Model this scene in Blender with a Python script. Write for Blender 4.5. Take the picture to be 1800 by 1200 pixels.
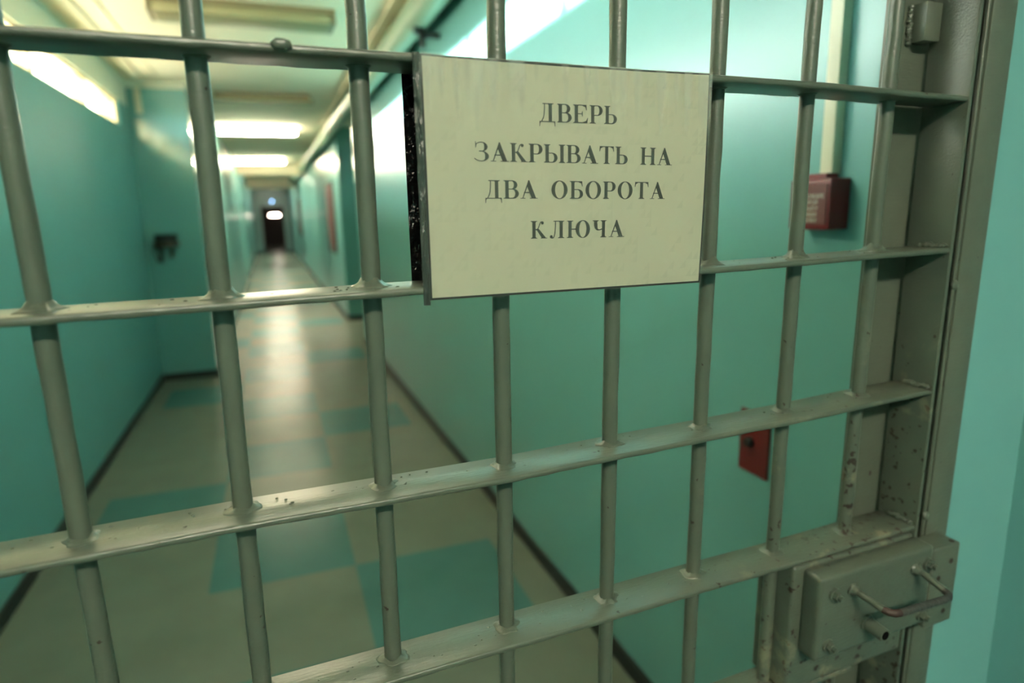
import bpy, bmesh, math, random
from mathutils import Matrix, Vector
S = bpy.context.scene
for o in list(bpy.data.objects): bpy.data.objects.remove(o)
random.seed(7)

# ------------------------------------------------------------ camera, sky, sun, exposure
cam = bpy.data.cameras.new('camera'); camo = bpy.data.objects.new('camera', cam)
S.collection.objects.link(camo); S.camera = camo
RW = ((0.93876, -0.34384, -0.02229), (0.08907, 0.17966, 0.97969), (0.33285, 0.92168, -0.19928))
r, u, f = [Vector(v) for v in RW]
camo.matrix_world = Matrix(((r.x, u.x, -f.x, 0), (r.y, u.y, -f.y, 0), (r.z, u.z, -f.z, 1.6), (0, 0, 0, 1)))
cam.sensor_width = 36; cam.lens = 1131.2 / 1800 * 36; cam.clip_start = 0.02
cam.dof.use_dof = True; cam.dof.focus_distance = 0.66; cam.dof.aperture_fstop = 2.7; cam.dof.aperture_blades = 0

S.view_settings.view_transform = 'Standard'; S.view_settings.look = 'None'
S.view_settings.gamma = 1; S.view_settings.use_curve_mapping = False
S.view_settings.exposure = 1.4

W = bpy.data.worlds.new('sky'); S.world = W; W.use_nodes = True
bg = W.node_tree.nodes['Background']; bg.inputs[1].default_value = 30.0
_tc = W.node_tree.nodes.new('ShaderNodeTexCoord'); _sp = W.node_tree.nodes.new('ShaderNodeSeparateXYZ')
_mr = W.node_tree.nodes.new('ShaderNodeMapRange'); _mr.inputs[1].default_value = -0.03; _mr.inputs[2].default_value = 0.03
_mx = W.node_tree.nodes.new('ShaderNodeMix'); _mx.data_type = 'RGBA'
_mx.inputs[6].default_value = (0.42, 0.39, 0.30, 1); _mx.inputs[7].default_value = (0.92, 0.98, 0.96, 1)   # ground below, bright overcast above
for _a, _b in ((_tc.outputs['Generated'], _sp.inputs[0]), (_sp.outputs[2], _mr.inputs[0]), (_mr.outputs[0], _mx.inputs[0]), (_mx.outputs[2], bg.inputs[0])): W.node_tree.links.new(_a, _b)

sun = bpy.data.lights.new('sun', 'SUN'); sun.energy = 34.0; sun.angle = math.radians(1.2); sun.color = (1, 0.98, 0.9)
suno = bpy.data.objects.new('sun', sun); S.collection.objects.link(suno)
suno.rotation_euler = Vector((1, 0, -0.058)).to_track_quat('-Z', 'Y').to_euler(); suno.location = (-6, 4, 3)

# ------------------------------------------------------------ materials
def mat(name, col, rough=0.5, metal=0.0, noise=0.0, nscale=8.0, bump=0.0, bscale=60.0, spec=0.5, coat=0.0, emit=None, estr=0.0, stretch=None):
    m = bpy.data.materials.new(name); m.use_nodes = True
    nt = m.node_tree; b = nt.nodes['Principled BSDF']
    b.inputs['Base Color'].default_value = (*col, 1); b.inputs['Roughness'].default_value = rough
    b.inputs['Metallic'].default_value = metal; b.inputs['Specular IOR Level'].default_value = spec
    b.inputs['Coat Weight'].default_value = coat; b.inputs['Coat Roughness'].default_value = 0.12
    tc = nt.nodes.new('ShaderNodeTexCoord'); vec = tc.outputs['Object']
    if stretch:
        mp = nt.nodes.new('ShaderNodeMapping'); mp.inputs['Scale'].default_value = stretch
        nt.links.new(vec, mp.inputs[0]); vec = mp.outputs[0]
    if noise:
        n = nt.nodes.new('ShaderNodeTexNoise'); n.inputs['Scale'].default_value = nscale; n.inputs['Detail'].default_value = 6
        nt.links.new(vec, n.inputs['Vector'])
        mx = nt.nodes.new('ShaderNodeMix'); mx.data_type = 'RGBA'
        mx.inputs[6].default_value = (*[c * (1 - noise) for c in col], 1); mx.inputs[7].default_value = (*[min(1, c * (1 + noise)) for c in col], 1)
        nt.links.new(n.outputs[0], mx.inputs[0]); nt.links.new(mx.outputs[2], b.inputs['Base Color'])
    if bump:
        n2 = nt.nodes.new('ShaderNodeTexNoise'); n2.inputs['Scale'].default_value = bscale; n2.inputs['Detail'].default_value = 4
        nt.links.new(vec, n2.inputs['Vector'])
        bp = nt.nodes.new('ShaderNodeBump'); bp.inputs['Strength'].default_value = bump; bp.inputs['Distance'].default_value = 0.01
        nt.links.new(n2.outputs[0], bp.inputs['Height']); nt.links.new(bp.outputs[0], b.inputs['Normal'])
    if emit:
        b.inputs['Emission Color'].default_value = (*emit, 1); b.inputs['Emission Strength'].default_value = estr
    return m

def gate_paint(name, col, chips=True):
    """Thick glossy grey-green oil paint, brushed, lumpy, chipped to rust on the lock side."""
    m = mat(name, col, rough=0.3, spec=0.5)
    nt = m.node_tree; b = nt.nodes['Principled BSDF']; L = nt.links.new
    tc = nt.nodes.new('ShaderNodeTexCoord')
    n1 = nt.nodes.new('ShaderNodeTexNoise'); n1.inputs['Scale'].default_value = 26; n1.inputs['Detail'].default_value = 8
    mp = nt.nodes.new('ShaderNodeMapping'); mp.inputs['Scale'].default_value = (40, 220, 220)
    n2 = nt.nodes.new('ShaderNodeTexNoise'); n2.inputs['Scale'].default_value = 1.6; n2.inputs['Detail'].default_value = 5
    n3 = nt.nodes.new('ShaderNodeTexNoise'); n3.inputs['Scale'].default_value = 120; n3.inputs['Detail'].default_value = 3
    L(tc.outputs['Object'], n1.inputs['Vector']); L(tc.outputs['Object'], mp.inputs[0]); L(mp.outputs[0], n2.inputs['Vector']); L(tc.outputs['Object'], n3.inputs['Vector'])
    mix = nt.nodes.new('ShaderNodeMix'); mix.data_type = 'RGBA'
    mix.inputs[6].default_value = (*[c * 0.86 for c in col], 1); mix.inputs[7].default_value = (*[c * 1.14 for c in col], 1)
    L(n1.outputs[0], mix.inputs[0])
    # chips: more of them near the lock (x > 0.5, low z)
    v = nt.nodes.new('ShaderNodeTexVoronoi'); v.inputs['Scale'].default_value = 75; L(tc.outputs['Object'], v.inputs['Vector'])
    nz = nt.nodes.new('ShaderNodeTexNoise'); nz.inputs['Scale'].default_value = 85; nz.inputs['Detail'].default_value = 4; L(tc.outputs['Object'], nz.inputs['Vector'])
    sep = nt.nodes.new('ShaderNodeSeparateXYZ'); L(tc.outputs['Object'], sep.inputs[0])
    mr = nt.nodes.new('ShaderNodeMapRange'); mr.inputs[1].default_value = 0.45; mr.inputs[2].default_value = 0.78; L(sep.outputs[0], mr.inputs[0])
    mz = nt.nodes.new('ShaderNodeMapRange'); mz.inputs[1].default_value = 1.46; mz.inputs[2].default_value = 1.25; L(sep.outputs[2], mz.inputs[0])
    mm = nt.nodes.new('ShaderNodeMath'); mm.operation = 'MULTIPLY'; mr.inputs[1].default_value, mr.inputs[2].default_value = 0.42, 0.70
    me_ = nt.nodes.new('ShaderNodeMapRange'); me_.inputs[1].default_value = 0.89; me_.inputs[2].default_value = 0.85; L(sep.outputs[0], me_.inputs[0])
    mq = nt.nodes.new('ShaderNodeMath'); mq.operation = 'MULTIPLY'; L(mr.outputs[0], mq.inputs[0]); L(me_.outputs[0], mq.inputs[1])
    my = nt.nodes.new('ShaderNodeMapRange'); my.inputs[1].default_value = -0.045; my.inputs[2].default_value = -0.036; L(sep.outputs[1], my.inputs[0])
    mq2 = nt.nodes.new('ShaderNodeMath'); mq2.operation = 'MULTIPLY'; L(mq.outputs[0], mq2.inputs[0]); L(my.outputs[0], mq2.inputs[1])
    L(mq2.outputs[0], mm.inputs[0]); L(mz.outputs[0], mm.inputs[1])
    th = nt.nodes.new('ShaderNodeMath'); th.operation = 'MULTIPLY_ADD'; th.inputs[1].default_value = -0.118 if chips else 0.0; th.inputs[2].default_value = 0.73; L(mm.outputs[0], th.inputs[0])
    gt = nt.nodes.new('ShaderNodeMath'); gt.operation = 'GREATER_THAN'; L(nz.outputs[0], gt.inputs[0]); L(th.outputs[0], gt.inputs[1])
    mix2 = nt.nodes.new('ShaderNodeMix'); mix2.data_type = 'RGBA'; L(gt.outputs[0], mix2.inputs[0])
    L(mix.outputs[2], mix2.inputs[6]); mix2.inputs[7].default_value = (0.024, 0.011, 0.008, 1)
    # worn lighter patches on the lock-side bars
    n4 = nt.nodes.new('ShaderNodeTexNoise'); n4.inputs['Scale'].default_value = 22; n4.inputs['Detail'].default_value = 5; L(tc.outputs['Object'], n4.inputs['Vector'])
    m4 = nt.nodes.new('ShaderNodeMapRange'); m4.inputs[1].default_value = 0.58; m4.inputs[2].default_value = 0.66; L(n4.outputs[0], m4.inputs[0])
    m5 = nt.nodes.new('ShaderNodeMath'); m5.operation = 'MULTIPLY'; L(m4.outputs[0], m5.inputs[0]); L(mm.outputs[0], m5.inputs[1])
    m6 = nt.nodes.new('ShaderNodeMath'); m6.operation = 'MULTIPLY'; L(m5.outputs[0], m6.inputs[0]); m6.inputs[1].default_value = 0.28 if chips else 0.0
    mix3 = nt.nodes.new('ShaderNodeMix'); mix3.data_type = 'RGBA'; L(m6.outputs[0], mix3.inputs[0]); L(mix2.outputs[2], mix3.inputs[6]); mix3.inputs[7].default_value = (0.42, 0.36, 0.22, 1)
    L(mix3.outputs[2], b.inputs['Base Color'])
    add = nt.nodes.new('ShaderNodeMath'); add.operation = 'MULTIPLY_ADD'; add.inputs[1].default_value = 0.5; L(n3.outputs[0], add.inputs[0]); L(n2.outputs[0], add.inputs[2])
    sub = nt.nodes.new('ShaderNodeMath'); sub.operation = 'MULTIPLY_ADD'; sub.inputs[1].default_value = -0.6; L(gt.outputs[0], sub.inputs[0]); L(add.outputs[0], sub.inputs[2])
    bp = nt.nodes.new('ShaderNodeBump'); bp.inputs['Strength'].default_value = 0.35; bp.inputs['Distance'].default_value = 0.0012
    L(sub.outputs[0], bp.inputs['Height']); L(bp.outputs[0], b.inputs['Normal'])
    return m

TEAL = (0.138, 0.338, 0.328)
M = {}
M['gate'] = gate_paint('gate_paint', (0.072, 0.085, 0.064))
M['frame'] = gate_paint('frame_paint', (0.082, 0.095, 0.071), chips=False)
M['teal'] = mat('teal_oil_paint', TEAL, rough=0.28, noise=0.06, nscale=2.5, bump=0.03, bscale=25, spec=0.5)
M['teal_left'] = mat('teal_flat_paint', TEAL, rough=0.5, noise=0.07, nscale=2.0, bump=0.03, bscale=25, spec=0.4)
M['teal_front'] = mat('teal_gloss_paint', TEAL, rough=0.13, noise=0.06, nscale=2.5, bump=0.015, bscale=25, spec=0.9)
M['white_wall'] = mat('whitewash', (0.72, 0.70, 0.56), rough=0.8, noise=0.04)
M['ceiling'] = mat('ceiling_whitewash', (0.95, 0.83, 0.63), rough=0.85, noise=0.05, nscale=1.5)
M['floor_grey'] = mat('floor_grey_tile', (0.138, 0.160, 0.128), rough=0.25, noise=0.14, nscale=5, bump=0.012, bscale=8, spec=0.02)
M['floor_teal'] = mat('floor_teal_tile', (0.064, 0.150, 0.140), rough=0.25, noise=0.12, nscale=5, bump=0.012, bscale=8, spec=0.02)
M['seam'] = mat('floor_seam', (0.22, 0.21, 0.16), rough=0.5, noise=0.1)
M['dark'] = mat('dark_rubber', (0.014, 0.017, 0.016), rough=0.55, noise=0.2)
M['hole'] = mat('hole_black', (0.003, 0.003, 0.003), rough=0.9, noise=0.1, spec=0.05)
M['black'] = mat('black_sheet', (0.008, 0.008, 0.008), rough=0.5, noise=0.3, nscale=30)
M['paper'] = mat('paper', (0.82, 0.80, 0.645), rough=0.8, noise=0.02, nscale=3)
M['ink'] = mat('ink', (0.022, 0.028, 0.022), rough=0.6, noise=0.1, nscale=40)
M['red'] = mat('red_plastic', (0.15, 0.007, 0.011), rough=0.35, noise=0.08, nscale=12)
M['red_plate'] = mat('red_paint', (0.13, 0.012, 0.013), rough=0.4, noise=0.1, nscale=12)
M['maroon'] = mat('maroon_label', (0.12, 0.03, 0.03), rough=0.5, noise=0.1)
M['letter'] = mat('pale_print', (0.55, 0.55, 0.48), rough=0.6, noise=0.05)
M['white_plastic'] = mat('cream_plastic', (0.60, 0.58, 0.44), rough=0.45, noise=0.15, nscale=9)
M['diffuser_off'] = mat('yellowed_diffuser', (0.40, 0.34, 0.19), rough=0.4, noise=0.12, nscale=4)
M['lamp_body'] = mat('lamp_body', (0.30, 0.23, 0.13), rough=0.5, noise=0.1)
M['diffuser_on'] = mat('lit_diffuser', (0.9, 0.85, 0.7), rough=0.5, noise=0.02, emit=(1.0, 0.90, 0.65), estr=60.0)
M['near_lamp'] = mat('lit_diffuser_warm', (0.9, 0.85, 0.7), rough=0.5, noise=0.02, emit=(1.0, 0.97, 0.80), estr=64.0)
M['diffuser_dim'] = mat('lit_diffuser_dim', (0.9, 0.85, 0.7), rough=0.5, noise=0.02, emit=(1.0, 0.92, 0.70), estr=80.0)
M['added_lobby_lamp'] = mat('added_lobby_diffuser', (0.9, 0.88, 0.8), rough=0.5, noise=0.02, emit=(1.0, 0.96, 0.74), estr=9.0)
M['end_lamp'] = mat('lit_strip', (0.9, 0.85, 0.8), rough=0.5, noise=0.02, emit=(1.0, 0.80, 0.66), estr=20.0)
M['blue_lamp'] = mat('blue_lens', (0.2, 0.4, 0.7), rough=0.3, noise=0.05, emit=(0.20, 0.42, 0.75), estr=12.0)
M['pipe'] = mat('pipe_paint', (0.30, 0.38, 0.27), rough=0.4, noise=0.08)
M['board'] = mat('red_brown_board', (0.16, 0.028, 0.03), rough=0.45, noise=0.25, nscale=3)
M['brown'] = mat('dark_brown', (0.03, 0.014, 0.01), rough=0.5, noise=0.2)
M['dark_room'] = mat('dark_room_shade', (0.012, 0.006, 0.005), rough=0.6, noise=0.2)  # the unlit room's darkness is put into the near-black wall colour
M['frame_wood'] = mat('window_frame_paint', (0.45, 0.33, 0.17), rough=0.5, noise=0.12)
M['shelf'] = mat('shelf_brown', (0.05, 0.035, 0.02), rough=0.5, noise=0.2)
M['shelf_top'] = mat('shelf_black', (0.006, 0.008, 0.006), rough=0.6, noise=0.2)
M['steel'] = mat('worn_steel', (0.055, 0.055, 0.05), rough=0.42, metal=0.3, noise=0.3, nscale=40, bump=0.2, bscale=150)
M['rust'] = mat('rusty_paint', (0.03, 0.011, 0.008), rough=0.6, noise=0.5, nscale=90)

g = bpy.data.materials.new('window_glass'); g.use_nodes = True; nt = g.node_tree
nt.nodes.remove(nt.nodes['Principled BSDF'])
tr = nt.nodes.new('ShaderNodeBsdfTransparent'); tr.inputs[0].default_value = (0.93, 0.95, 0.92, 1)
gl = nt.nodes.new('ShaderNodeBsdfGlossy'); gl.inputs['Roughness'].default_value = 0.05
mx = nt.nodes.new('ShaderNodeMixShader'); mx.inputs[0].default_value = 0.06
nt.links.new(tr.outputs[0], mx.inputs[1]); nt.links.new(gl.outputs[0], mx.inputs[2]); nt.links.new(mx.outputs[0], nt.nodes['Material Output'].inputs[0])
M['glass'] = g

def film_material():
    m = bpy.data.materials.new('clear_plastic_film'); m.use_nodes = True; nt = m.node_tree; L = nt.links.new
    nt.nodes.remove(nt.nodes['Principled BSDF'])
    tr = nt.nodes.new('ShaderNodeBsdfTransparent'); tr.inputs[0].default_value = (0.97, 0.98, 0.95, 1)
    gl = nt.nodes.new('ShaderNodeBsdfGlossy'); gl.inputs['Roughness'].default_value = 0.22
    df = nt.nodes.new('ShaderNodeBsdfDiffuse'); df.inputs[0].default_value = (0.8, 0.8, 0.7, 1)
    fr = nt.nodes.new('ShaderNodeFresnel'); fr.inputs[0].default_value = 1.45
    tc = nt.nodes.new('ShaderNodeTexCoord'); mp = nt.nodes.new('ShaderNodeMapping'); mp.inputs['Scale'].default_value = (95, 1, 4); mp.inputs['Rotation'].default_value = (0, 0.12, 0)
    n = nt.nodes.new('ShaderNodeTexNoise'); n.inputs['Scale'].default_value = 1.0; n.inputs['Detail'].default_value = 0; n.inputs['Distortion'].default_value = 0.0
    L(tc.outputs['Object'], mp.inputs[0]); L(mp.outputs[0], n.inputs['Vector'])
    # pleats gather along the top edge and fade out downwards
    sep = nt.nodes.new('ShaderNodeSeparateXYZ'); L(tc.outputs['Object'], sep.inputs[0])
    mr = nt.nodes.new('ShaderNodeMapRange'); mr.inputs[1].default_value = 1.60; mr.inputs[2].default_value = 1.715; mr.inputs[3].default_value = 0.03; mr.inputs[4].default_value = 1.15; L(sep.outputs[2], mr.inputs[0])
    mu = nt.nodes.new('ShaderNodeMath'); mu.operation = 'MULTIPLY'; L(n.outputs[0], mu.inputs[0]); L(mr.outputs[0], mu.inputs[1])
    bp = nt.nodes.new('ShaderNodeBump'); bp.inputs['Strength'].default_value = 0.7; bp.inputs['Distance'].default_value = 0.0015
    L(mu.outputs[0], bp.inputs['Height']); L(bp.outputs[0], gl.inputs['Normal']); L(bp.outputs[0], fr.inputs['Normal'])
    m1 = nt.nodes.new('ShaderNodeMixShader'); hz = nt.nodes.new('ShaderNodeMapRange'); hz.inputs[1].default_value = 0.50; hz.inputs[2].default_value = 0.70; hz.inputs[3].default_value = 0.03; hz.inputs[4].default_value = 0.24; L(mu.outputs[0], hz.inputs[0]); L(hz.outputs[0], m1.inputs[0]); L(tr.outputs[0], m1.inputs[1]); L(df.outputs[0], m1.inputs[2])
    m2 = nt.nodes.new('ShaderNodeMixShader'); L(fr.outputs[0], m2.inputs[0]); L(m1.outputs[0], m2.inputs[1]); L(gl.outputs[0], m2.inputs[2])
    L(m2.outputs[0], nt.nodes['Material Output'].inputs[0])
    return m
M['film'] = film_material()

# ------------------------------------------------------------ mesh helpers
def link(name, me, m, parent=None):
    if isinstance(m, (list, tuple)):
        for k in m: me.materials.append(k)
    else: me.materials.append(m)
    o = bpy.data.objects.new(name, me); S.collection.objects.link(o)
    if parent: o.parent = parent
    return o
class MB:
    def __init__(s): s.bm = bmesh.new()
    def box(s, x0, x1, y0, y1, z0, z1, bev=0.0, seg=2):
        t = bmesh.new(); v = [t.verts.new(p) for p in ((x0,y0,z0),(x1,y0,z0),(x1,y1,z0),(x0,y1,z0),(x0,y0,z1),(x1,y0,z1),(x1,y1,z1),(x0,y1,z1))]
        for q in ((3,2,1,0),(4,5,6,7),(0,1,5,4),(1,2,6,5),(2,3,7,6),(3,0,4,7)): t.faces.new([v[i] for i in q])
        if bev: bmesh.ops.bevel(t, geom=t.edges[:], offset=bev, segments=seg, profile=0.6, affect='EDGES')
        s.add(t); return s
    def add(s, t):
        me = bpy.data.meshes.new('t'); t.to_mesh(me); t.free(); s.bm.from_mesh(me); bpy.data.meshes.remove(me); return s
    def prism(s, poly, z0, z1):
        a = [s.bm.verts.new((x, y, z0)) for x, y in poly]; b = [s.bm.verts.new((x, y, z1)) for x, y in poly]
        s.bm.faces.new(a[::-1]); s.bm.faces.new(b); n = len(poly)
        for i in range(n): s.bm.faces.new((a[i], a[(i+1)%n], b[(i+1)%n], b[i]))
        return s
    def tube(s, pts, rad, n=20, jit=0.0, caps=True):
        rad = rad if isinstance(rad, (list, tuple)) else [rad]*len(pts); P = [Vector(p) for p in pts]; rings = []; up = None
        for i, p in enumerate(P):
            d = (P[min(i+1, len(P)-1)] - P[max(i-1, 0)]).normalized()
            if up is None: up = Vector((1,0,0)) if abs(d.x) < 0.9 else Vector((0,0,1))
            a = (up - d*up.dot(d)).normalized(); b = d.cross(a); up = a
            rings.append([s.bm.verts.new(p + (a*math.cos(2*math.pi*k/n) + b*math.sin(2*math.pi*k/n))*(rad[i]*(1+random.uniform(-jit, jit)))) for k in range(n)])
        for A, B in zip(rings, rings[1:]):
            for k in range(n): s.bm.faces.new((A[k], A[(k+1)%n], B[(k+1)%n], B[k]))
        if caps: s.bm.faces.new(rings[0][::-1]); s.bm.faces.new(rings[-1])
        return s
    def lump(s, c, r, n=1, jit=0.25):
        t = bmesh.new(); bmesh.ops.create_icosphere(t, subdivisions=2, radius=1)
        for v in t.verts:
            k = 1 + random.uniform(-jit, jit)*0.5
            v.co = Vector((c[0]+v.co.x*r[0]*k, c[1]+v.co.y*r[1]*k, c[2]+v.co.z*r[2]*k))
        return s.add(t)
    def poly(s, pts): s.bm.faces.new([s.bm.verts.new(p) for p in pts]); return s
    def build(s, name, m, parent=None, smooth=False, auto=None):
        bmesh.ops.recalc_face_normals(s.bm, faces=s.bm.faces[:])
        me = bpy.data.meshes.new(name); s.bm.to_mesh(me); s.bm.free()
        if smooth:
            for p in me.polygons: p.use_smooth = True
            me.set_sharp_from_angle(angle=math.radians(auto or 40))
        return link(name, me, m, parent)
def box(name, a, m, parent=None, bev=0.0): return MB().box(*a, bev=bev).build(name, m, parent, smooth=bev > 0, auto=35)
def tag(o, label, cat, group=None):
    o['label'] = label; o['category'] = cat
    if group: o['group'] = group
    return o
def thing(name, label, cat, loc, group=None):
    e = bpy.data.objects.new(name, None); S.collection.objects.link(e); e.location = loc; e.empty_display_size = 0.1
    return tag(e, label, cat, group)
def struct(o): o['kind'] = 'structure'; return o
def shift(o, loc):
    """Child meshes are built in world numbers; move them into the parent's frame."""
    o.data.transform(Matrix.Translation(-Vector(loc))); return o

# ------------------------------------------------------------ the setting
CZ = 2.85
XR = lambda y: 1.053 - 0.0085*y               # right wall
XL = lambda y: -0.665 - 0.0045*(y - 7.1)      # left wall of the long corridor
# floor: grey sheet tiles with inset teal tiles in a zigzag
Y0, P, X0, PX = 2.19, 0.635, -0.405, 0.627
fm = MB(); teal_faces = set()
xs = [-2.2, -1.032, -0.405, 0.222, 0.872, 2.2]
rows = list(range(-10, 57))
vs = {}
def fv(x, y):
    k = (round(x, 3), round(y, 3))
    if k not in vs: vs[k] = fm.bm.verts.new((x, y, 0))
    return vs[k]
for rw in rows:
    y0, y1 = Y0 + P*rw, Y0 + P*(rw+1)
    for ci in range(5):
        f_ = fm.bm.faces.new((fv(xs[ci], y0), fv(xs[ci+1], y0), fv(xs[ci+1], y1), fv(xs[ci], y1)))
        t = (ci == 2 and rw % 2 == 1) or (ci == 1 and rw % 4 == 2) or (ci == 3 and rw % 4 == 0)
        f_.material_index = 1 if t else 0
struct(fm.build('floor', [M['floor_grey'], M['floor_teal']]))
struct(box('ceiling', (-2.2, 2.2, -3.2, 38.3, CZ, CZ+0.12), M['ceiling']))
# ceiling seams running along the corridor
for i, (xa, w, d) in enumerate(((-1.02, 0.075, 0.018), (-0.86, 0.02, 0.01), (0.93, 0.05, 0.03), (0.80, 0.035, 0.02))):
    struct(box('trim_%d' % (i+1), (xa-w/2, xa+w/2, 0.9, 7.0 if i < 2 else 9.9, CZ-d, CZ), M['ceiling']))

struct(box('trim_5', (-1.1, 1.05, 17.6, 17.95, 2.62, CZ), M['ceiling'])); struct(box('trim_6', (-1.1, 1.05, 24.4, 24.75, 2.55, CZ), M['ceiling']))
WZ0, WZ1 = 2.40, 2.62
wl = MB()
wl.box(-1.29, -1.17, -3.2, 7.2, 0, WZ0)
wl.box(-1.29, -1.17, -3.2, 1.0, WZ0, WZ1); wl.box(-1.29, -1.17, 6.72, 7.2, WZ0, WZ1)
struct(wl.build('wall_left', M['teal_left']))
struct(box('wall_left_upper', (-1.29, -1.168, -3.2, 7.1, WZ1, CZ), M['white_wall']))
fw = MB(); fw.box(-1.29, -0.665, 7.1, 7.3, 0, 2.79)
struct(fw.build('wall_front', M['teal_front']))
struct(box('wall_front_upper', (-1.29, -0.665, 7.095, 7.3, 2.79, CZ), M['white_wall']))
# left wall of the long corridor with a side recess
lc = MB()
lc.prism([(XL(7.3), 7.3), (XL(17.2), 17.2), (XL(17.2)-0.3, 17.2), (XL(7.3)-0.3, 7.3)], 0, CZ)
lc.prism([(XL(19.2), 19.2), (XL(32), 32), (XL(32)-0.3, 32), (XL(19.2)-0.3, 19.2)], 0, CZ)
lc.prism([(XL(17.2)-0.3, 17.2), (XL(19.2)-0.3, 19.2), (XL(19.2)-0.4, 19.2), (XL(17.2)-0.4, 17.2)], 0, CZ)
struct(lc.build('wall_left_corridor', M['teal']))
rc = MB()
rc.prism([(XR(0.80), 0.80), (XR(8.2), 8.2), (XR(8.2)+0.2, 8.2), (XR(0.8)+0.2, 0.80)], 0, CZ)
rc.prism([(XR(8.2)+0.2, 8.0), (XR(8.2)+0.5, 8.0), (XR(8.2)+0.5, 10.3), (XR(8.2)+0.4, 10.3), (XR(8.2)+0.4, 8.2), (XR(8.2)+0.2, 8.2)], 0, CZ)
rc.prism([(XR(10.05), 10.05), (XR(32), 32), (XR(32)+0.5, 32), (XR(10.05)+0.45, 10.05)], 0, CZ)
struct(rc.build('wall_right', M['teal']))
# end wall with the dark doorway
ew = MB()
ew.box(-1.0, -0.41, 32, 32.15, 0, CZ); ew.box(0.47, 1.1, 32, 32.15, 0, CZ); ew.box(-0.41, 0.47, 32, 32.15, 1.98, CZ)
struct(ew.build('wall_end', M['teal']))
dr = MB()
dr.box(-1.3, -1.2, 32.15, 38, 0, CZ); dr.box(1.2, 1.3, 32.15, 38, 0, CZ); dr.box(-1.3, 1.3, 38, 38.1, 0, CZ)
dr.box(-1.3, -0.9, 32.16, 32.2, 0, CZ); dr.box(0.9, 1.3, 32.16, 32.2, 0, CZ)
struct(dr.build('wall_dark_room', M['dark_room']))
dj = MB(); dj.box(-0.45, -0.40, 31.97, 32.2, 0, 2.02); dj.box(0.46, 0.51, 31.97, 32.2, 0, 2.02); dj.box(-0.45, 0.51, 31.97, 32.2, 1.97, 2.02)
struct(dj.build('door_1', M['brown']))
# wall that holds the gate, and the near side where the camera stands
wg = MB()
wg.box(0.90, 1.30, 0.624, 0.80, 0, CZ); wg.box(-0.46, 0.90, 0.635, 0.80, 2.13, CZ); wg.box(-1.29, -0.46, 0.624, 0.80, 0, CZ)
struct(wg.build('wall_gate', M['teal']))
struct(box('wall_near_right', (1.063, 1.20, -3.2, 0.624, 0, CZ), M['teal']))
struct(box('wall_near_back', (-1.29, 1.20, -3.3, -3.2, 0, CZ), M['teal']))
# baseboards
def base(name, pts, t=0.012, h=0.068, side=1):
    b = MB()
    for (xa, ya), (xb, yb) in zip(pts, pts[1:]):
        d = Vector((xb-xa, yb-ya)).normalized(); n = Vector((-d.y, d.x))*t*side
        b.prism([(xa, ya), (xb, yb), (xb+n.x, yb+n.y), (xa+n.x, ya+n.y)], 0, h)
    return struct(b.build(name, M['dark']))
base('baseboard_left', [(-1.17, 0.8), (-1.17, 7.1)], side=-1)
base('baseboard_front', [(-1.17, 7.1), (-0.665, 7.1)], side=-1)
base('baseboard_left_corridor', [(XL(7.1)+0.0, 7.1), (XL(17.2), 17.2)], side=-1)
base('baseboard_left_end', [(XL(19.2)-0.3, 19.2), (XL(19.2), 19.2), (XL(32), 32)], side=-1)
base('baseboard_right', [(XR(0.8), 0.8), (XR(8.2), 8.2)], side=1)
base('baseboard_right_corridor', [(XR(10.05)+0.3, 10.05), (XR(10.05), 10.05), (XR(32), 32)], side=1)
base('baseboard_near_right', [(1.063, -3.2), (1.063, 0.624)], side=1)

# transom windows high in the left wall
mul = [1.05, 2.245, 3.385, 4.53, 5.67, 6.42]
for i, (a, b) in enumerate(zip(mul, mul[1:] + [6.68])):
    w = MB(); t = 0.022
    w.box(-1.262, -1.19, a-t, a+t, WZ0, WZ1); w.box(-1.262, -1.19, b-t, b+t, WZ0, WZ1) if b > 6.6 else None
    w.box(-1.262, -1.19, a+t, b-t, WZ0, WZ0+0.02); w.box(-1.262, -1.19, a+t, b-t, WZ1-0.02, WZ1)
    wo = struct(w.build('window_%d' % (i+1), M['frame_wood']))
    box('pane', (-1.232, -1.228, a+t, b-t, WZ0+0.02, WZ1-0.02), M['glass'], wo)

# ------------------------------------------------------------ things on the walls and ceiling
def ceiling_lamp(x, y, ln, label, lit, group, rz=0.0, wid=0.17):
    e = thing('ceiling_lamp', label, 'ceiling lamp', (x, y, CZ), group); e.rotation_euler.z = rz
    b = MB()
    if wid > 0.2:       # broad trough fitting
        b.box(-ln/2, ln/2, -wid/2, wid/2, -0.03, -0.001, bev=0.004); b.box(-ln/2, -ln/2+0.02, -wid/2, wid/2, -0.085, -0.03); b.box(ln/2-0.02, ln/2, -wid/2, wid/2, -0.085, -0.03)
        d = MB(); d.box(-ln/2+0.02, ln/2-0.02, -wid/2+0.006, wid/2-0.006, -0.09, -0.03, bev=0.02, seg=3)
    else:               # narrow batten with a wrap-round cover wider than its spine
        b.box(-ln/2+0.03, ln/2-0.03, -0.02, 0.02, -0.052, -0.001, bev=0.003); b.box(-ln/2, -ln/2+0.012, -0.065, 0.065, -0.09, -0.048); b.box(ln/2-0.012, ln/2, -0.065, 0.065, -0.09, -0.048)
        d = MB(); d.box(-ln/2+0.012, ln/2-0.012, -0.062, 0.062, -0.088, -0.05, bev=0.014, seg=3)
    b.build('lamp_body', M['lamp_body'], e)
    d.build('diffuser', lit, e, smooth=True)
    return e
LG = 'fluorescent lamps across the corridor ceiling'
ceiling_lamp(0.0, 19.6, 1.06, 'lit ceiling lamp hidden behind the first ceiling beam', M['diffuser_dim'], LG)
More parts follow.
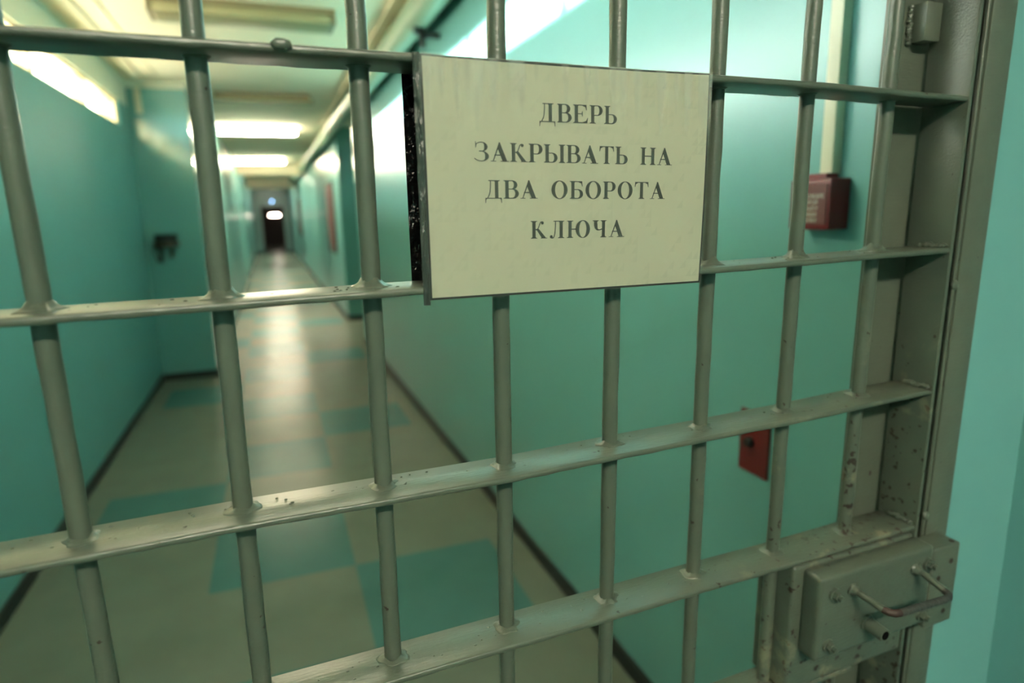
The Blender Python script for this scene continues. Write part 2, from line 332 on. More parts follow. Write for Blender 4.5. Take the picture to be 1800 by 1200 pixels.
ceiling_lamp(0.0, 26.3, 1.06, 'added lit ceiling lamp hidden behind the second ceiling beam', M['diffuser_dim'], LG)  # added to light the far end; the second beam keeps it out of sight
ceiling_lamp(-0.05, 1.75, 1.1, 'added lit ceiling lamp just past the gate, unseen above the edge of the view', M['added_lobby_lamp'], None)  # unseen lamp, added to brighten the walls and ceiling past the gate
ceiling_lamp(-0.045, 4.55, 1.05, 'unlit ceiling lamp with a yellowed cover, nearest to the gate', M['diffuser_off'], LG, 0.03, 0.26)
ceiling_lamp(0.02, 7.52, 1.0, 'unlit thin yellowish ceiling lamp just in front of the first lit lamp', M['diffuser_off'], LG)
ceiling_lamp(-0.09, 10.35, 1.08, 'lit ceiling lamp, the larger of the two glowing lamps', M['diffuser_on'], LG)
ceiling_lamp(-0.15, 15.9, 1.06, 'lit ceiling lamp further down the corridor, the smaller glowing one', M['diffuser_on'], LG)
ceiling_lamp(0.0, -1.5, 1.15, 'lit ceiling lamp on the near side of the gate, above the viewer', M['near_lamp'], None)

e = thing('strip_lamp', 'glowing strip lamp inside the dark doorway at the corridor end', 'lamp', (0.14, 37.95, 1.64))
box('lamp_body', (-0.30, 0.30, -0.02, 0.05, -0.07, 0.07), M['brown'], e)
MB().box(-0.25, 0.25, -0.05, -0.02, -0.035, 0.035, bev=0.012).build('tube_cover', M['end_lamp'], e, smooth=True)
e = thing('signal_lamp', 'small round bluish lamp above the dark doorway', 'lamp', (0.055, 32.0, 2.25))
MB().tube([(0, -0.001, 0), (0, -0.03, 0)], 0.04).build('lamp_base', M['brown'], e)
MB().lump((0, -0.045, 0), (0.03, 0.02, 0.03), jit=0).build('lens', M['blue_lamp'], e, smooth=True)

# pipe run along the top of the right wall, with its bracket
pp = thing('pipe', 'thick painted pipe along the top of the right wall', 'pipe', (0.93, 0.8, 2.73))
pts = [(XR(y)-0.115, y, 2.735) for y in (0.82, 2.5, 4.2, 6.0, 8.0, 9.0, 10.5, 14, 20, 28, 31.95)]
shift(MB().tube(pts, 0.085, 24).build('pipe_run', M['pipe'], pp, smooth=True), pp.location)
br = MB(); x = XR(4.0)
br.box(x-0.15, x-0.09, 3.94, 3.975, 2.615, 2.66); br.box(x-0.11, x-0.09, 3.94, 3.975, 2.54, 2.62); br.box(x-0.12, x+0.0, 3.94, 3.975, 2.60, 2.625)
shift(br.build('bracket', M['dark'], pp), pp.location)
# cable duct above the pipe
cd = MB()
for y0, y1 in ((0.82, 9.9),):
    cd.prism([(XR(y0)-0.02, y0), (XR(y1)-0.02, y1), (XR(y1)-0.0, y1), (XR(y0)-0.0, y0)], 2.822, 2.848)
tag(cd.build('cable_duct', M['white_plastic']), 'thin cream cable duct in the corner above the thick pipe', 'cable duct')

# fire alarm call point on the right wall
cx, cy0, cy1, cz0, cz1 = 0.994, 0.964, 1.066, 1.550, 1.647
cp = thing('fire_call_point', 'red fire alarm call point box on the right wall with white lettering', 'fire alarm', (1.043, 1.015, 1.55))
wx_ = XR(1.0)
shift(MB().box(cx, wx_, cy0, cy1, cz0, cz1, bev=0.004).build('housing', M['red'], cp, smooth=True), cp.location)
shift(MB().box(cx-0.002, cx+0.001, cy0+0.006, cy1-0.006, cz0+0.010, cz1-0.010, bev=0.0008).build('face_plate', M['maroon'], cp), cp.location)
shift(MB().box(cx+0.008, wx_-0.012, cy0+0.02, cy1-0.012, cz1-0.001, cz1+0.010, bev=0.003).build('hinged_lid', M['red'], cp, smooth=True), cp.location)
def text_mesh(lines, size, lead):
    bm = bmesh.new()
    for i, ln in enumerate(lines):
        c = bpy.data.curves.new('t', 'FONT'); c.body = ln; c.size = size; c.align_x = 'CENTER'; c.extrude = 0.0002
        o = bpy.data.objects.new('t', c); S.collection.objects.link(o)
        dg = bpy.context.evaluated_depsgraph_get(); me = bpy.data.meshes.new_from_object(o.evaluated_get(dg))
        me.transform(Matrix.Translation((0, -i*lead, 0))); bm.from_mesh(me)
        bpy.data.meshes.remove(me); bpy.data.objects.remove(o); bpy.data.curves.remove(c)
    return bm
tb = text_mesh(['ПРИ ПОЖАРЕ', 'ОТКРОЙ', 'КРЫШКУ', 'НАЖМИ', 'КНОПКУ'], 0.0115, 0.0115)
rot = Matrix(((0, 0, -1, cx-0.0023), (-1, 0, 0, (cy0+cy1)/2), (0, 1, 0, 1.610), (0, 0, 0, 1)))
bmesh.ops.transform(tb, matrix=rot, verts=tb.verts)
mm = MB(); mm.add(tb); shift(mm.build('lettering', M['letter'], cp), cp.location)

# cream trunking rising from the call point
tk = MB(); tk.box(wx_-0.022, wx_+0.002, 0.992, 1.022, 1.655, CZ-0.2, bev=0.002)
tag(tk.build('cable_trunking', M['white_plastic'], smooth=True), 'cream cable trunking rising from the red fire call point', 'cable trunking')

# red plate with key hole lower on the right wall
kp = thing('key_plate', 'red metal plate with a dark keyhole low on the right wall', 'plate', (XR(1.18), 1.182, 0.962))
shift(MB().box(XR(1.18)-0.006, XR(1.18)+0.003, 1.133, 1.231, 0.962, 1.117, bev=0.0015).build('plate', M['red_plate'], kp), kp.location)
shift(MB().tube([(XR(1.18)-0.005, 1.192, 1.040), (XR(1.18)-0.02, 1.192, 1.040)], [0.013, 0.011]).build('keyhole', M['dark'], kp, smooth=True), kp.location)

# round dark shelf on the facing wall
sh = thing('wall_shelf', 'small round dark shelf on a bracket, on the facing teal wall at left', 'shelf', (-0.985, 7.1, 1.30))
n = 24; outl = [(-0.115*math.cos(math.pi*k/n), -0.15*math.sin(math.pi*k/n)) for k in range(n+1)]
MB().prism(outl, 0.03, 0.075).build('shelf_board', M['shelf'], sh)
MB().prism([(x*0.86, y*0.86-0.004) for x, y in outl], 0.075, 0.15).build('shelf_tray', M['shelf_top'], sh)
MB().box(-0.075, -0.045, -0.03, -0.001, -0.12, 0.045).box(-0.075, -0.045, -0.12, -0.03, 0.02, 0.045).build('bracket', M['dark'], sh)
MB().box(0.03, 0.05, -0.05, -0.001, -0.08, 0.045).build('bracket', M['shelf'], sh)
MB().tube([(-0.10, -0.05, 0.045), (-0.115, -0.045, -0.02), (-0.085, -0.04, -0.11), (-0.06, -0.03, -0.06)], 0.007, 10).build('hanging_cord', M['dark'], sh, smooth=True)
tag(MB().box(-1.095, -1.045, 7.07, 7.1, 2.56, 2.785, bev=0.002).build('wall_duct', M['white_plastic']), 'short pale cable duct at the top of the facing wall at left', 'cable duct')
# notice boards on the right wall
for (ya, yb, lab) in ((10.95, 12.15, 'large red-brown notice board on the right wall, nearest along the corridor'), (21.6, 23.4, 'red-brown notice board further down the right wall, dim and narrow')):
    nb = thing('notice_board', lab, 'notice board', (XR(ya), (ya+yb)/2, 0.98), 'notice boards along the right wall')
    xm = XR((ya+yb)/2)
    shift(MB().box(xm-0.03, xm+0.02, ya, yb, 0.97, 2.13, bev=0.004).build('frame', M['brown'], nb), nb.location)
    shift(MB().box(xm-0.034, xm-0.028, ya+0.05, yb-0.05, 1.02, 2.08).build('panel', M['board'], nb), nb.location)

# ------------------------------------------------------------ the gate
GZ = 1.605     # gate plane heights are given from the camera line, GZ above the gate's foot
GM = Matrix(((0.99922, -0.03947, 0.0), (0.03947, 0.99914, -0.01283), (0.00051, 0.01282, 0.99992)))
gate_m = Matrix.Translation(Vector((-0.02355, 0.59611, 1.60765)) + GM @ Vector((0, 0, -GZ))) @ GM.to_4x4()
def at_gate(o): o.matrix_world = gate_m; return o
gate = at_gate(thing('barred_gate', 'grey-green steel barred gate closing the corridor, paper notice on it', 'gate', (0, 0, 0)))
XA = [-0.279, -0.152, -0.0224, 0.1045, 0.2324, 0.3617, 0.4868, 0.6169, 0.7475]
SL = [0.005, -0.0046, 0.0076, 0.005, 0.0046, 0.0053, 0.0033, 0.0032, 0.0037]
ZR = {0.3185: [0.3185]*9, 0.1229: [.1235, .1237, .1238, .1238, .1236, .1234, .1232, .1230, .1203],
      -0.0728: [-.0755, -.0752, -.0747, -.0732, -.0731, -.0730, -.0728, -.0711, -.0690],
      -0.2684: [-.2692, -.2691, -.2683, -.2698, -.2710, -.2681, -.2670, -.2649, -.2612],
      -0.4641: [-.4645, -.4643, -.4641, -.4640, -.4637, -.4639, -.4630, -.4638, -.4620]}
YF, YB, TH = -0.034, 0.0215, 0.0068
STX = 0.8492
# rails: flat bars set on edge towards the viewer
def rail(zs, x_end=STX-0.004):
    t = bmesh.new(); X = [-0.398] + XA + [x_end]; Z = [zs[0]] + list(zs) + [zs[-1] + (zs[-1]-zs[-2])*0.5]
    # resample for a slightly wavy hand-painted front edge
    st = []
    for i in range(len(X)-1):
        for k in range(8):
            a = k/8; st.append((X[i]*(1-a)+X[i+1]*a, Z[i]*(1-a)+Z[i+1]*a))
    st.append((X[-1], Z[-1])); rings = []
    w = 0.0
    for x, z in st:
        w = 0.75*w + random.uniform(-0.00035, 0.00035); b = 0.0022; yf = YF + w; zz = z + GZ; th = TH + random.uniform(-0.0003, 0.0004)
        prof = [(YB, zz-0.001), (YB-0.001, zz), (yf+b, zz), (yf+b*0.35, zz-b*0.3), (yf, zz-b), (yf, zz-th+b), (yf+b*0.35, zz-th+b*0.3), (yf+b, zz-th), (YB-0.001, zz-th), (YB, zz-th+0.001)]
        rings.append([t.verts.new((x, y, q)) for y, q in prof])
    n = len(rings[0])
    for A, B in zip(rings, rings[1:]):
        for k in range(n): t.faces.new((A[k], A[(k+1)%n], B[(k+1)%n], B[k]))
    t.faces.new(rings[0][::-1]); t.faces.new(rings[-1])
    return t
rail_z = {}
for z0, zs in ZR.items(): rail_z[z0] = zs
for k in range(1, 6): rail_z[-0.4641-0.1956*k] = [-0.4641-0.1956*k]*9
for z0, zs in rail_z.items():
    m = MB(); m.add(rail(zs, 0.617 if abs(z0+0.6597) < 0.01 else STX-0.004))
    for i, xa in enumerate(XA):
        for k in range(random.randint(4, 9) if -0.7 < z0 < 0.1 else 0):      # paint and weld spatter
            d = random.choice((-1, 1))*random.uniform(0.016, 0.05); q = random.uniform(0.6, 1.2)
            if i == 8 and d > 0: d *= 0.6
            m.lump((xa+d, random.uniform(-0.02, 0.014), GZ+zs[i]), (0.0016*q, 0.0013*q, 0.0009*q))
    m.build('rail', M['gate'], gate, smooth=True, auto=50)
# bars
for i, (xa, s) in enumerate(zip(XA, SL)):
    zt, zb = 0.42, -1.57; N = 60
    pts = [(xa + s*(zb+(zt-zb)*k/N) + random.uniform(-0.0004, 0.0004), random.uniform(-0.0004, 0.0004), GZ + zb+(zt-zb)*k/N) for k in range(N+1)]
    MB().tube(pts, [0.0086 + random.uniform(-0.0002, 0.0003) for _ in pts], 24, jit=0.012).build('bar', M['gate'], gate, smooth=True, auto=60)
# weld beads where bars pass through the rails: one lumpy ring each
def bead(cx, cy, cz, hgt=0.0045, out=0.0045, sgn=1):
    t = MB(); N = 30; rings = []; ph = random.uniform(0, 6)
    w1, w2 = random.uniform(0.15, 0.45), random.uniform(0.15, 0.35)
    for i in range(N):
        a = 2*math.pi*i/N; q = max(0.25, 1 + w1*math.sin(2*a+ph) + w2*math.sin(5*a+2.3*ph) + random.uniform(-.22, .22)); h = max(0.3, 1 + w1*math.sin(3*a+1.7*ph) + random.uniform(-.2, .2))
        prof = [(0.0075, hgt*h*1.15), (0.0092, hgt*h), (0.0097+out*q*.25, hgt*h*.5), (0.0100+out*q*.6, hgt*h*.22), (0.0100+out*q, 0.0), (0.0100+out*q, -0.0012), (0.0075, -0.0012)]
        rings.append([t.bm.verts.new((cx+math.cos(a)*rr, cy+math.sin(a)*rr, cz+sgn*zz)) for rr, zz in prof])
    for i in range(N):
        A, B = rings[i], rings[(i+1) % N]
        for k in range(len(A)): t.bm.faces.new((A[k], A[(k+1)%len(A)], B[(k+1)%len(A)], B[k]))
    return t
for z0, zs in rail_z.items():
    if z0 < -0.7 or z0 > 0.2: continue
    for i, (xa, s) in enumerate(zip(XA, SL)):
        if z0 < -0.6 and i > 6: continue
        x = xa + s*zs[i]; up = z0 < 0.1
        bead(x, 0, GZ+zs[i]+(0 if up else -TH), *((0.0065, 0.0075) if -0.2 < z0 < 0 else (0.0028, 0.005) if up else (0.0015, 0.001)), sgn=1 if up else -1).build('weld_bead', M['gate'], gate, smooth=True, auto=80)
# paint blob on the front of the top visible rail
MB().lump((0.041, YF-0.0008, GZ+0.1228), (0.0085, 0.0035, 0.0045)).build('paint_blob', M['gate'], gate, smooth=True, auto=80)
# stiles, top and foot
st = MB(); st.box(STX-0.004, STX+0.002, YF-0.001, YB+0.004, 0.03, GZ+0.43, bev=0.0012)
st.build('stile', M['gate'], gate, smooth=True)
MB().box(-0.404, -0.398, YF-0.001, YB+0.004, 0.03, GZ+0.43, bev=0.0012).build('stile', M['gate'], gate, smooth=True)
MB().box(-0.398, STX-0.004, YF, YB+0.004, GZ+0.42, GZ+0.43, bev=0.0012).build('top_rail', M['gate'], gate, smooth=True)
MB().box(-0.398, STX-0.004, YF, YB+0.004, 0.03, 0.04, bev=0.0012).build('bottom_rail', M['gate'], gate, smooth=True)
# weld seams where the rails meet the lock stile
for z0 in (-0.0728, -0.2684, -0.4641):
    zz = GZ + rail_z[z0][-1] + 0.003
    pts = [(STX-0.0065+random.uniform(-0.0012, 0.0012), YF+0.004+k*0.0026, zz+random.uniform(-0.0018, 0.0022)) for k in range(15)]
    MB().tube(pts, [0.0036*random.uniform(0.7, 1.25) for _ in pts], 10, jit=0.12).build('weld_seam', M['gate'], gate, smooth=True, auto=80)

# lock: housing, raised cover, pull handle, key cylinder, bolts
lock = MB(); lock.box(0.621, STX-0.0045, -0.0337, 0.030, GZ-0.661, GZ-0.4722, bev=0.006, seg=4)
lock = lock.build('lock', M['gate'], gate, smooth=True)
lock['label'] = 'heavy rim lock box with pull handle'
cv = MB(); cv.box(0.637, 0.8490, -0.0630, -0.0325, GZ-0.599, GZ-0.4770, bev=0.0075, seg=4)
cv.build('lock_cover', M['gate'], lock, smooth=True)
CY = -0.0630
HZ = GZ-0.505
H = [(0.703, CY+0.002, HZ), (0.703, CY-0.012, HZ), (0.704, CY-0.030, HZ-0.001), (0.7055, CY-0.043, HZ-0.003)]
bend = [(0.7085, CY-0.049, HZ-0.004), (0.714, CY-0.0525, HZ-0.005), (0.722, CY-0.0535, HZ-0.0055)]
grip = [(0.735, CY-0.054, HZ-0.006), (0.757, CY-0.0545, HZ-0.0065), (0.780, CY-0.055, HZ-0.007), (0.800, CY-0.0555, HZ-0.0075), (0.812, CY-0.0545, HZ-0.0078), (0.8185, CY-0.050, HZ-0.0075), (0.821, CY-0.044, HZ-0.007)]
back = [(0.8225, CY-0.036, HZ-0.006), (0.823, CY-0.02, HZ-0.003), (0.823, CY-0.008, HZ), (0.823, CY+0.002, HZ+0.001)]
hm = MB(); hm.tube([(hx*0.988, hy, hz) for hx, hy, hz in H + bend + grip + back], 0.0048, 16)
hd = hm.build('pull_handle', [M['gate'], M['steel'], M['rust']], lock, smooth=True, auto=60)
hd['label'] = 'bent steel pull handle, paint worn off its grip'
for p in hd.data.polygons:
    c = p.center
    if c.y < CY-0.044 and c.x > 0.714: p.material_index = 1
    elif c.y < CY-0.047: p.material_index = 2
for hx in (0.6945, 0.813):
    m = MB(); m.lump((hx, CY-0.001, HZ+0.0005), (0.0095, 0.0045, 0.0095)); m.tube([(hx, CY, HZ), (hx, CY-0.004, HZ), (hx, CY-0.009, HZ)], [0.0085, 0.0075, 0.005], 16)
    m.build('handle_boss', M['gate'], lock, smooth=True)
KX, KZ = 0.728, GZ-0.564
MB().tube([(KX, CY+0.002, KZ), (KX, CY-0.003, KZ), (KX, CY-0.0035, KZ), (KX, CY-0.026, KZ-0.001), (KX, CY-0.028, KZ-0.001)], [0.0125, 0.0115, 0.0098, 0.0092, 0.0082], 24).build('key_cylinder', M['gate'], lock, smooth=True)
MB().tube([(KX, CY-0.0279, KZ-0.001), (KX, CY-0.0286, KZ-0.001)], [0.0062, 0.006], 18).build('keyhole', M['hole'], lock, smooth=True)
for sx, sz in ((0.661, -0.503), (0.658, -0.577), (0.8375, -0.5025), (0.836, -0.582)):
    m = MB(); m.tube([(sx, CY+0.002, GZ+sz), (sx, CY-0.003, GZ+sz)], [0.0095, 0.009], 16); m.tube([(sx, CY-0.002, GZ+sz), (sx, CY-0.009, GZ+sz)], [0.0068, 0.0062], 6)
    m.tube([(sx, CY-0.008, GZ+sz), (sx, CY-0.014, GZ+sz)], [0.004, 0.0038], 12); m.lump((sx+0.003, CY-0.004, GZ+sz-0.004), (0.005, 0.003, 0.005))
    m.build('bolt', M['gate'], lock, smooth=True)
MB().tube([(STX-0.003, -0.049, GZ-0.538), (STX+0.0055, -0.049, GZ-0.538)], 0.008, 14).build('latch_bolt', M['steel'], lock, smooth=True)

# fixed frame beside the gate
fr = at_gate(thing('gate_frame', 'grey-green steel door frame fixed to the wall, right of the gate', 'gate frame', (0, 0, 0)))
MB().box(0.8885, 0.936, -0.0225, 0.034, 0.0, GZ+0.52, bev=0.003).build('post', M['frame'], fr, smooth=True)
MB().tube([(0.8838, -0.019, 0.0), (0.8838, -0.019, GZ+0.50)], 0.0026, 10).build('edge_rod', M['frame'], fr, smooth=True)
for zq in (-0.12, -0.46): MB().lump((0.8845, -0.0205, GZ+zq), (0.006, 0.004, 0.007)).build('weld_bead', M['frame'], fr, smooth=True)
MB().box(0.776, 0.8755, 0.032, 0.038, 0.0, GZ+0.50, bev=0.001).build('stop_flange', M['frame'], fr)
MB().box(-0.46, -0.41, -0.0225, 0.034, 0.0, GZ+0.52, bev=0.003).build('post', M['frame'], fr, smooth=True)
MB().box(-0.41, 0.8755, -0.0225, 0.034, GZ+0.44, GZ+0.52, bev=0.003).build('head', M['frame'], fr, smooth=True)
wp = MB(); wp.box(0.814, 0.8425, 0.010, 0.032, GZ+0.190, GZ+0.236, bev=0.002)
for k in range(14): wp.lump((0.811+random.uniform(-.002, .002), 0.030, GZ+0.190+k*0.0033), (0.004, 0.004, 0.003))
wp.build('weld_plate', M['frame'], fr, smooth=True)
sk = MB(); sk.box(0.8565, 0.914, -0.0575, -0.0215, GZ-0.6165, GZ-0.490, bev=0.004, seg=3)
sk = sk.build('strike_box', M['frame'], fr, smooth=True)
for hx, hz in ((0.897, -0.516), (0.874, -0.5385), (0.894, -0.596)): MB().tube([(hx, -0.0577, GZ+hz), (hx, -0.0563, GZ+hz)], 0.0042, 14).build('screw_hole', M['brown'], sk)
MB().tube([(0.904, -0.050, GZ-0.4905), (0.904, -0.050, GZ-0.4895)], 0.004, 14).build('screw_hole', M['brown'], sk)

# ------------------------------------------------------------ the notice on the gate
SX0, SX1, SZ0, SZ1 = 0.1514, 0.4470, -0.0855, 0.1212
SY = YF - 0.0015
sign = at_gate(thing('paper_notice', 'white paper notice in clear film on the gate, Russian lettering', 'notice', (0, 0, 0)))
def sheet(x0, x1, z0, z1, y, curl=0.0, nx=40, nz=24, th=0.0004, wob=0.0):
    t = MB(); grid = []
    for j in range(nz+1):
        row = []
        for i in range(nx+1):
            a, b = i/nx, j/nz; x = x0+(x1-x0)*a - 0.0022*(1-b)*a + 0.0; z = z0+(z1-z0)*b - 0.0038*(1-a)*0 + 0.0025*(1-a)*(1-b) - 0.0012*math.sin(math.pi*a)*b
            yy = y - curl*math.sin(math.pi*b) * (0.4+0.6*a) - wob*math.sin(9*a+2*b)*b
            row.append(t.bm.verts.new((x, yy, GZ+z)))
        grid.append(row)
    for j in range(nz):
        for i in range(nx): t.bm.faces.new((grid[j][i], grid[j][i+1], grid[j+1][i+1], grid[j+1][i]))
    r = bmesh.ops.solidify(t.bm, geom=t.bm.faces[:], thickness=th)
    return t
CURL = 0.0015
sheet(SX0-0.0022, SX1+0.0024, SZ0-0.0022, SZ1+0.0020, SY, CURL, th=0.0006).build('backing_sheet', M['black'], sign, smooth=True)
sheet(SX0, SX1, SZ0, SZ1, SY-0.0012, CURL).build('paper', M['paper'], sign, smooth=True)

def lerp(a, b, t): return a+(b-a)*t
def ring(outer, inner):
    return [[outer[i], outer[i+1], inner[i+1], inner[i]] for i in range(len(outer)-1)]
def rect(x0, x1, y0, y1): return [(x0, y0), (x1, y0), (x1, y1), (x0, y1)]
def stem(x, w=0.205, y0=0.0, y1=1.0, foot=True, top=True, ex=0.105):
    out = [rect(x, x+w, y0, y1)]
    for y, on, d in ((y0, foot, 1), (y1, top, -1)):
        if on:
            out += [rect(x-ex, x+w+ex, min(y, y+d*0.034), max(y, y+d*0.034)),
                    [(x-ex*0.55, y+d*0.034), (x, y+d*0.034), (x, y+d*0.085)], [(x+w, y+d*0.034), (x+w+ex*0.55, y+d*0.034), (x+w, y+d*0.085)]]
    return out
def bowl(x, y0, y1, xr, thick=0.215, thin=0.045, flat=0.42):
    ym = (y0+y1)/2; xm = lerp(x, xr, flat); o, i = [(x, y1)], [(x, y1-thin)]; N = 22
    for k in range(N+1):
        a = math.pi/2 - math.pi*k/N
        o.append((xm+(xr-xm)*math.cos(a), ym+(y1-y0)/2*math.sin(a)))
        i.append((xm-0.02+(xr-thick-xm+0.02)*math.cos(a), ym+((y1-y0)/2-thin)*math.sin(a)))
    o.append((x, y0)); i.append((x, y0+thin)); return ring(o, i)
def oval(cx, rx, ry=0.52, thick=0.235, thin=0.04, cy=0.5):
    N = 48; o = [(cx+rx*math.cos(2*math.pi*k/N), cy+ry*math.sin(2*math.pi*k/N)) for k in range(N+1)]
    i = [(cx+(rx-thick)*math.cos(2*math.pi*k/N), cy+(ry-thin)*math.sin(2*math.pi*k/N)) for k in range(N+1)]
    return ring(o, i)
def disc(x, y, r): return [[(x+r*math.cos(2*math.pi*k/16), y+r*math.sin(2*math.pi*k/16)) for k in range(16)]]
def stroke(pts, ws):
    o, i = [], []
    for k, (x, y) in enumerate(pts):
        a, b = pts[max(k-1, 0)], pts[min(k+1, len(pts)-1)]; dx, dy = b[0]-a[0], b[1]-a[1]; l = math.hypot(dx, dy) or 1
        w = ws[k]/2 if isinstance(ws, (list, tuple)) else ws/2
        o.append((x-dy/l*w, y+dx/l*w)); i.append((x+dy/l*w, y-dx/l*w))
    return ring(o, i)
def spl(P, n=8):
    out = []; Q = [P[0]] + P + [P[-1]]
    for k in range(1, len(Q)-2):
        for j in range(n):
            t = j/n; p = []
            for c in (0, 1):
                a, b, d, e = Q[k-1][c], Q[k][c], Q[k+1][c], Q[k+2][c]
                p.append(0.5*(2*b + (d-a)*t + (2*a-5*b+4*d-e)*t*t + (3*b-a-3*d+e)*t**3))
            out.append(tuple(p))
    return out + [P[-1]]
def arm(x0, y0):      # upper arm of the Cyrillic K with its ball end
    pts = spl([(x0, y0), (x0+0.16, y0+0.05), (x0+0.25, y0+0.22), (x0+0.33, y0+0.40), (x0+0.43, y0+0.455)])
    return stroke(pts, 0.055) + disc(x0+0.46, y0+0.385, 0.088)
def g_A(): return [[(.12, .02), (.18, .02), (.455, .69), (.50, 1.0)], [(.49, 1.015), (.56, 1.015), (.975, .02), (.70, .02), (.435, .66)], rect(.22, .74, .31, .362), rect(0, .31, 0, .034), rect(.58, 1.08, 0, .034)], 1.08
def g_V(): return stem(.105) + bowl(.29, .50, 1.0, .84) + bowl(.29, 0, .545, .925), .93
def g_E(): return stem(.105) + [rect(.29, .86, .955, 1.0), [(.58, .955), (.86, .955), (.885, .70), (.85, .70), (.79, .87)], rect(.29, .60, .485, .53), [(.58, .64), (.615, .64), (.615, .37), (.58, .37), (.55, .485), (.55, .53)], rect(.29, .92, 0, .045), [(.60, .045), (.92, .045), (.965, .30), (.925, .30), (.84, .13)]], .97
def g_R(): return stem(.105) + bowl(.29, .43, 1.0, .86), .87
def g_soft(): return stem(.105) + bowl(.29, 0, .545, .86), .87
def g_Y(): return g_soft()[0] + stem(1.04), 1.35
def g_Z():
    o, i = [], []
    for k in range(25):
        a = math.radians(150 - 240*k/24); t = 0.05 + 0.15*max(0, math.cos(a)); o.append((.36+.37*math.cos(a), .76+.255*math.sin(a))); i.append((.36+(.37-t)*math.cos(a), .76+(.255-.045)*math.sin(a)))
    o2, i2 = [], []
    for k in range(29):
        a = math.radians(90 - 245*k/28); t = 0.05 + 0.17*max(0, math.cos(a)); o2.append((.34+.45*math.cos(a), .265+.28*math.sin(a))); i2.append((.34+(.45-t)*math.cos(a), .265+(.28-.045)*math.sin(a)))
    return ring(o, i) + ring(o2, i2) + [[(.02, 1.03), (.05, 1.03), (.085, .80), (.03, .68), (.02, .70)], rect(.22, .38, .50, .55)], .82
def g_K(): return stem(.105) + arm(.28, .50) + [rect(.28, .42, .475, .53), [(.34, .53), (.50, .56), (.98, .02), (.70, .02)], rect(.64, 1.05, 0, .034)], 1.05
def g_L():
    leg = spl([(.375, .96), (.365, .60), (.33, .28), (.26, .06), (.15, .01), (.085, .07)])
    return stem(.64) + [rect(.25, .70, .955, 1.0)] + stroke(leg, 0.058) + disc(.10, .085, .095), .96
def g_D():
    leg = spl([(.345, .97), (.335, .62), (.29, .30), (.17, .04)])
    return stem(.60, foot=False) + [rect(.22, .66, .955, 1.0), rect(.03, 1.0, 0, .046), [(.03, .046), (.16, .046), (.08, -.06), (.055, -.235), (.02, -.235)], [(.87, .046), (1.0, .046), (1.01, -.235), (.975, -.235), (.95, -.06)]] + stroke(leg, 0.058), 1.03
def g_T(): return stem(.40, top=False) + [rect(.03, .98, .955, 1.0), [(.03, .955), (.26, .955), (.10, .87), (.05, .70), (.015, .70)], [(.75, .955), (.98, .955), (.995, .70), (.96, .70), (.91, .87)]], 1.01
def g_O(): return oval(.55, .52), 1.10
def g_B(): return stem(.105) + bowl(.29, 0, .545, .88) + [rect(.29, .82, .955, 1.0), [(.55, .955), (.82, .955), (.85, .70), (.815, .70), (.75, .87)]], .90
def g_N(): return stem(.105) + stem(.78) + [rect(.30, .80, .475, .53)], 1.09
def g_U(): return stem(.105) + [rect(.30, .62, .475, .53)] + oval(1.06, .48), 1.56
def g_C():
    c = spl([(.225, .80), (.235, .60), (.32, .47), (.47, .44), (.66, .50)])
    return stem(.64) + stem(.105, y0=.66, foot=False) + stroke(c, [.205]*8 + [lerp(.205, .06, min(1, k/14)) for k in range(len(c)-8)]), .96
G = {'А': g_A, 'В': g_V, 'Е': g_E, 'Р': g_R, 'Ь': g_soft, 'Ы': g_Y, 'З': g_Z, 'К': g_K, 'Л': g_L, 'Д': g_D, 'Т': g_T, 'О': g_O, 'Б': g_B, 'Н': g_N, 'Ю': g_U, 'Ч': g_C}
lt = MB(); CAP = 0.0163
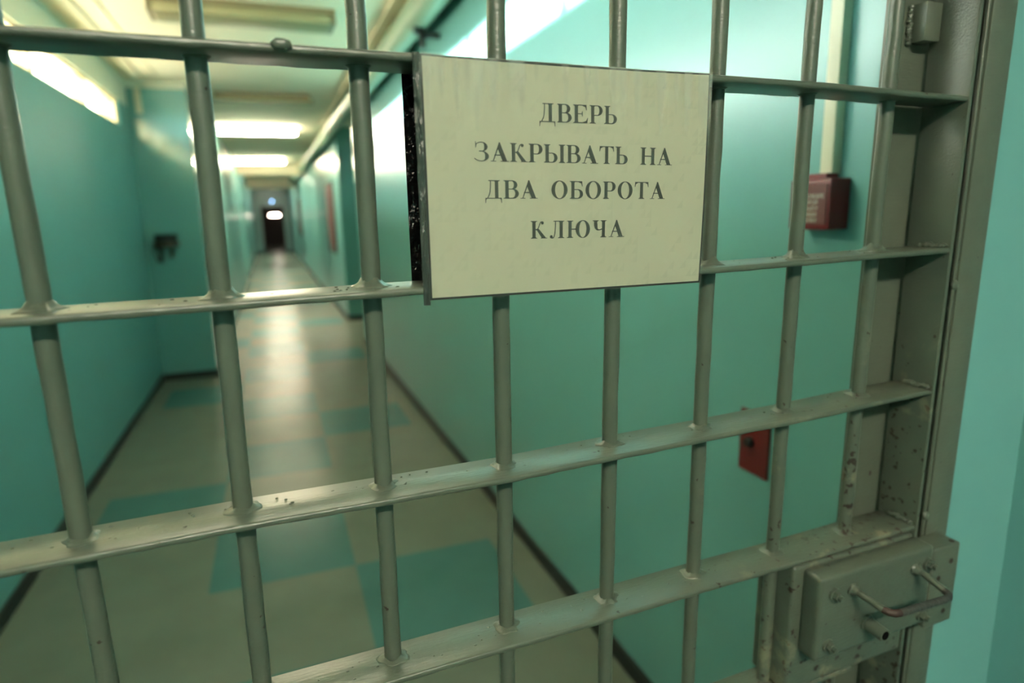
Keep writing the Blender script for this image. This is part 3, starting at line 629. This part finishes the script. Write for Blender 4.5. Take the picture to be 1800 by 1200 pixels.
def word(tx, x0, x1, zb0, zb1):
    gl = [G[c]() for c in tx]; wid = sum(w for _, w in gl); n = len(tx)-1
    k = CAP; gap = ((x1-x0)/k - wid)/max(n, 1)
    if n and gap > 0.14: k2 = 1.0
    sx = k; pos = x0
    for polys, w in gl:
        for pl in polys:
            q = []
            for px, py in pl:
                x = pos + px*sx; a = (x-SX0)/(SX1-SX0); zb = lerp(zb0, zb1, (x-x0)/(x1-x0)); z = zb + py*k; b = (z-SZ0)/(SZ1-SZ0)
                q.append((x, SY-0.0012 - CURL*math.sin(math.pi*b)*(0.4+0.6*a) - 0.00045, GZ+z))
            try: lt.poly(q)
            except ValueError: pass
        pos += (w+gap)*sx
word('ДВЕРЬ', 0.2583, 0.3403, 0.0714, 0.0713)
word('ЗАКРЫВАТЬ', 0.1958, 0.3529, 0.0365, 0.0343); word('НА', 0.3673, 0.4044, 0.0341, 0.0336)
word('ДВА', 0.2039, 0.2562, 0.0037, 0.0031); word('ОБОРОТА', 0.2698, 0.3971, 0.0028, 0.0007)
word('КЛЮЧА', 0.2487, 0.3505, -0.0336, -0.0354)
lt.build('lettering', M['ink'], sign)
sheet(SX0-0.0030, SX1+0.0035, SZ0-0.0030, SZ1+0.0026, SY-0.0024, CURL, th=0.0001).build('plastic_film', M['film'], sign, smooth=True)
# folded film edge on the left
fe = MB()
for k in range(24):
    z0 = GZ + lerp(SZ0-0.004, SZ1+0.003, k/24); z1 = GZ + lerp(SZ0-0.004, SZ1+0.003, (k+1)/24)
    fe.poly([(SX0-0.0075, SY+0.001+0.0006*math.sin(k*2.1), z0), (SX0-0.0018, SY-0.0012, z0), (SX0-0.0018, SY-0.0012, z1), (SX0-0.0075, SY+0.001+0.0006*math.sin((k+1)*2.1), z1)])
bmesh.ops.remove_doubles(fe.bm, verts=fe.bm.verts[:], dist=1e-5)
fe.build('film_edge', mat('grey_film_edge', (0.035, 0.042, 0.035), rough=0.22, noise=0.8, nscale=60, bump=0.9, bscale=120, stretch=(1, 1, 0.3)), sign, smooth=True)
# dark sheet hung on the far side of the bars
bs = at_gate(thing('backing_board', 'black film-wrapped sheet hung behind the bars, seen left of the notice', 'board', (0, 0, 0)))
t = sheet(0.1487, 0.440, -0.0855, 0.1187, YB+0.004, -0.001, th=0.001); t.build('sheet', M['black'], bs, smooth=True)
fm2 = mat('black_film', (0.01, 0.01, 0.01), rough=0.18, noise=0.3, nscale=30, bump=0.9, bscale=55)
sheet(0.1479, 0.441, -0.0865, 0.1197, YB+0.0026, -0.001, th=0.0002).build('film', fm2, bs, smooth=True)
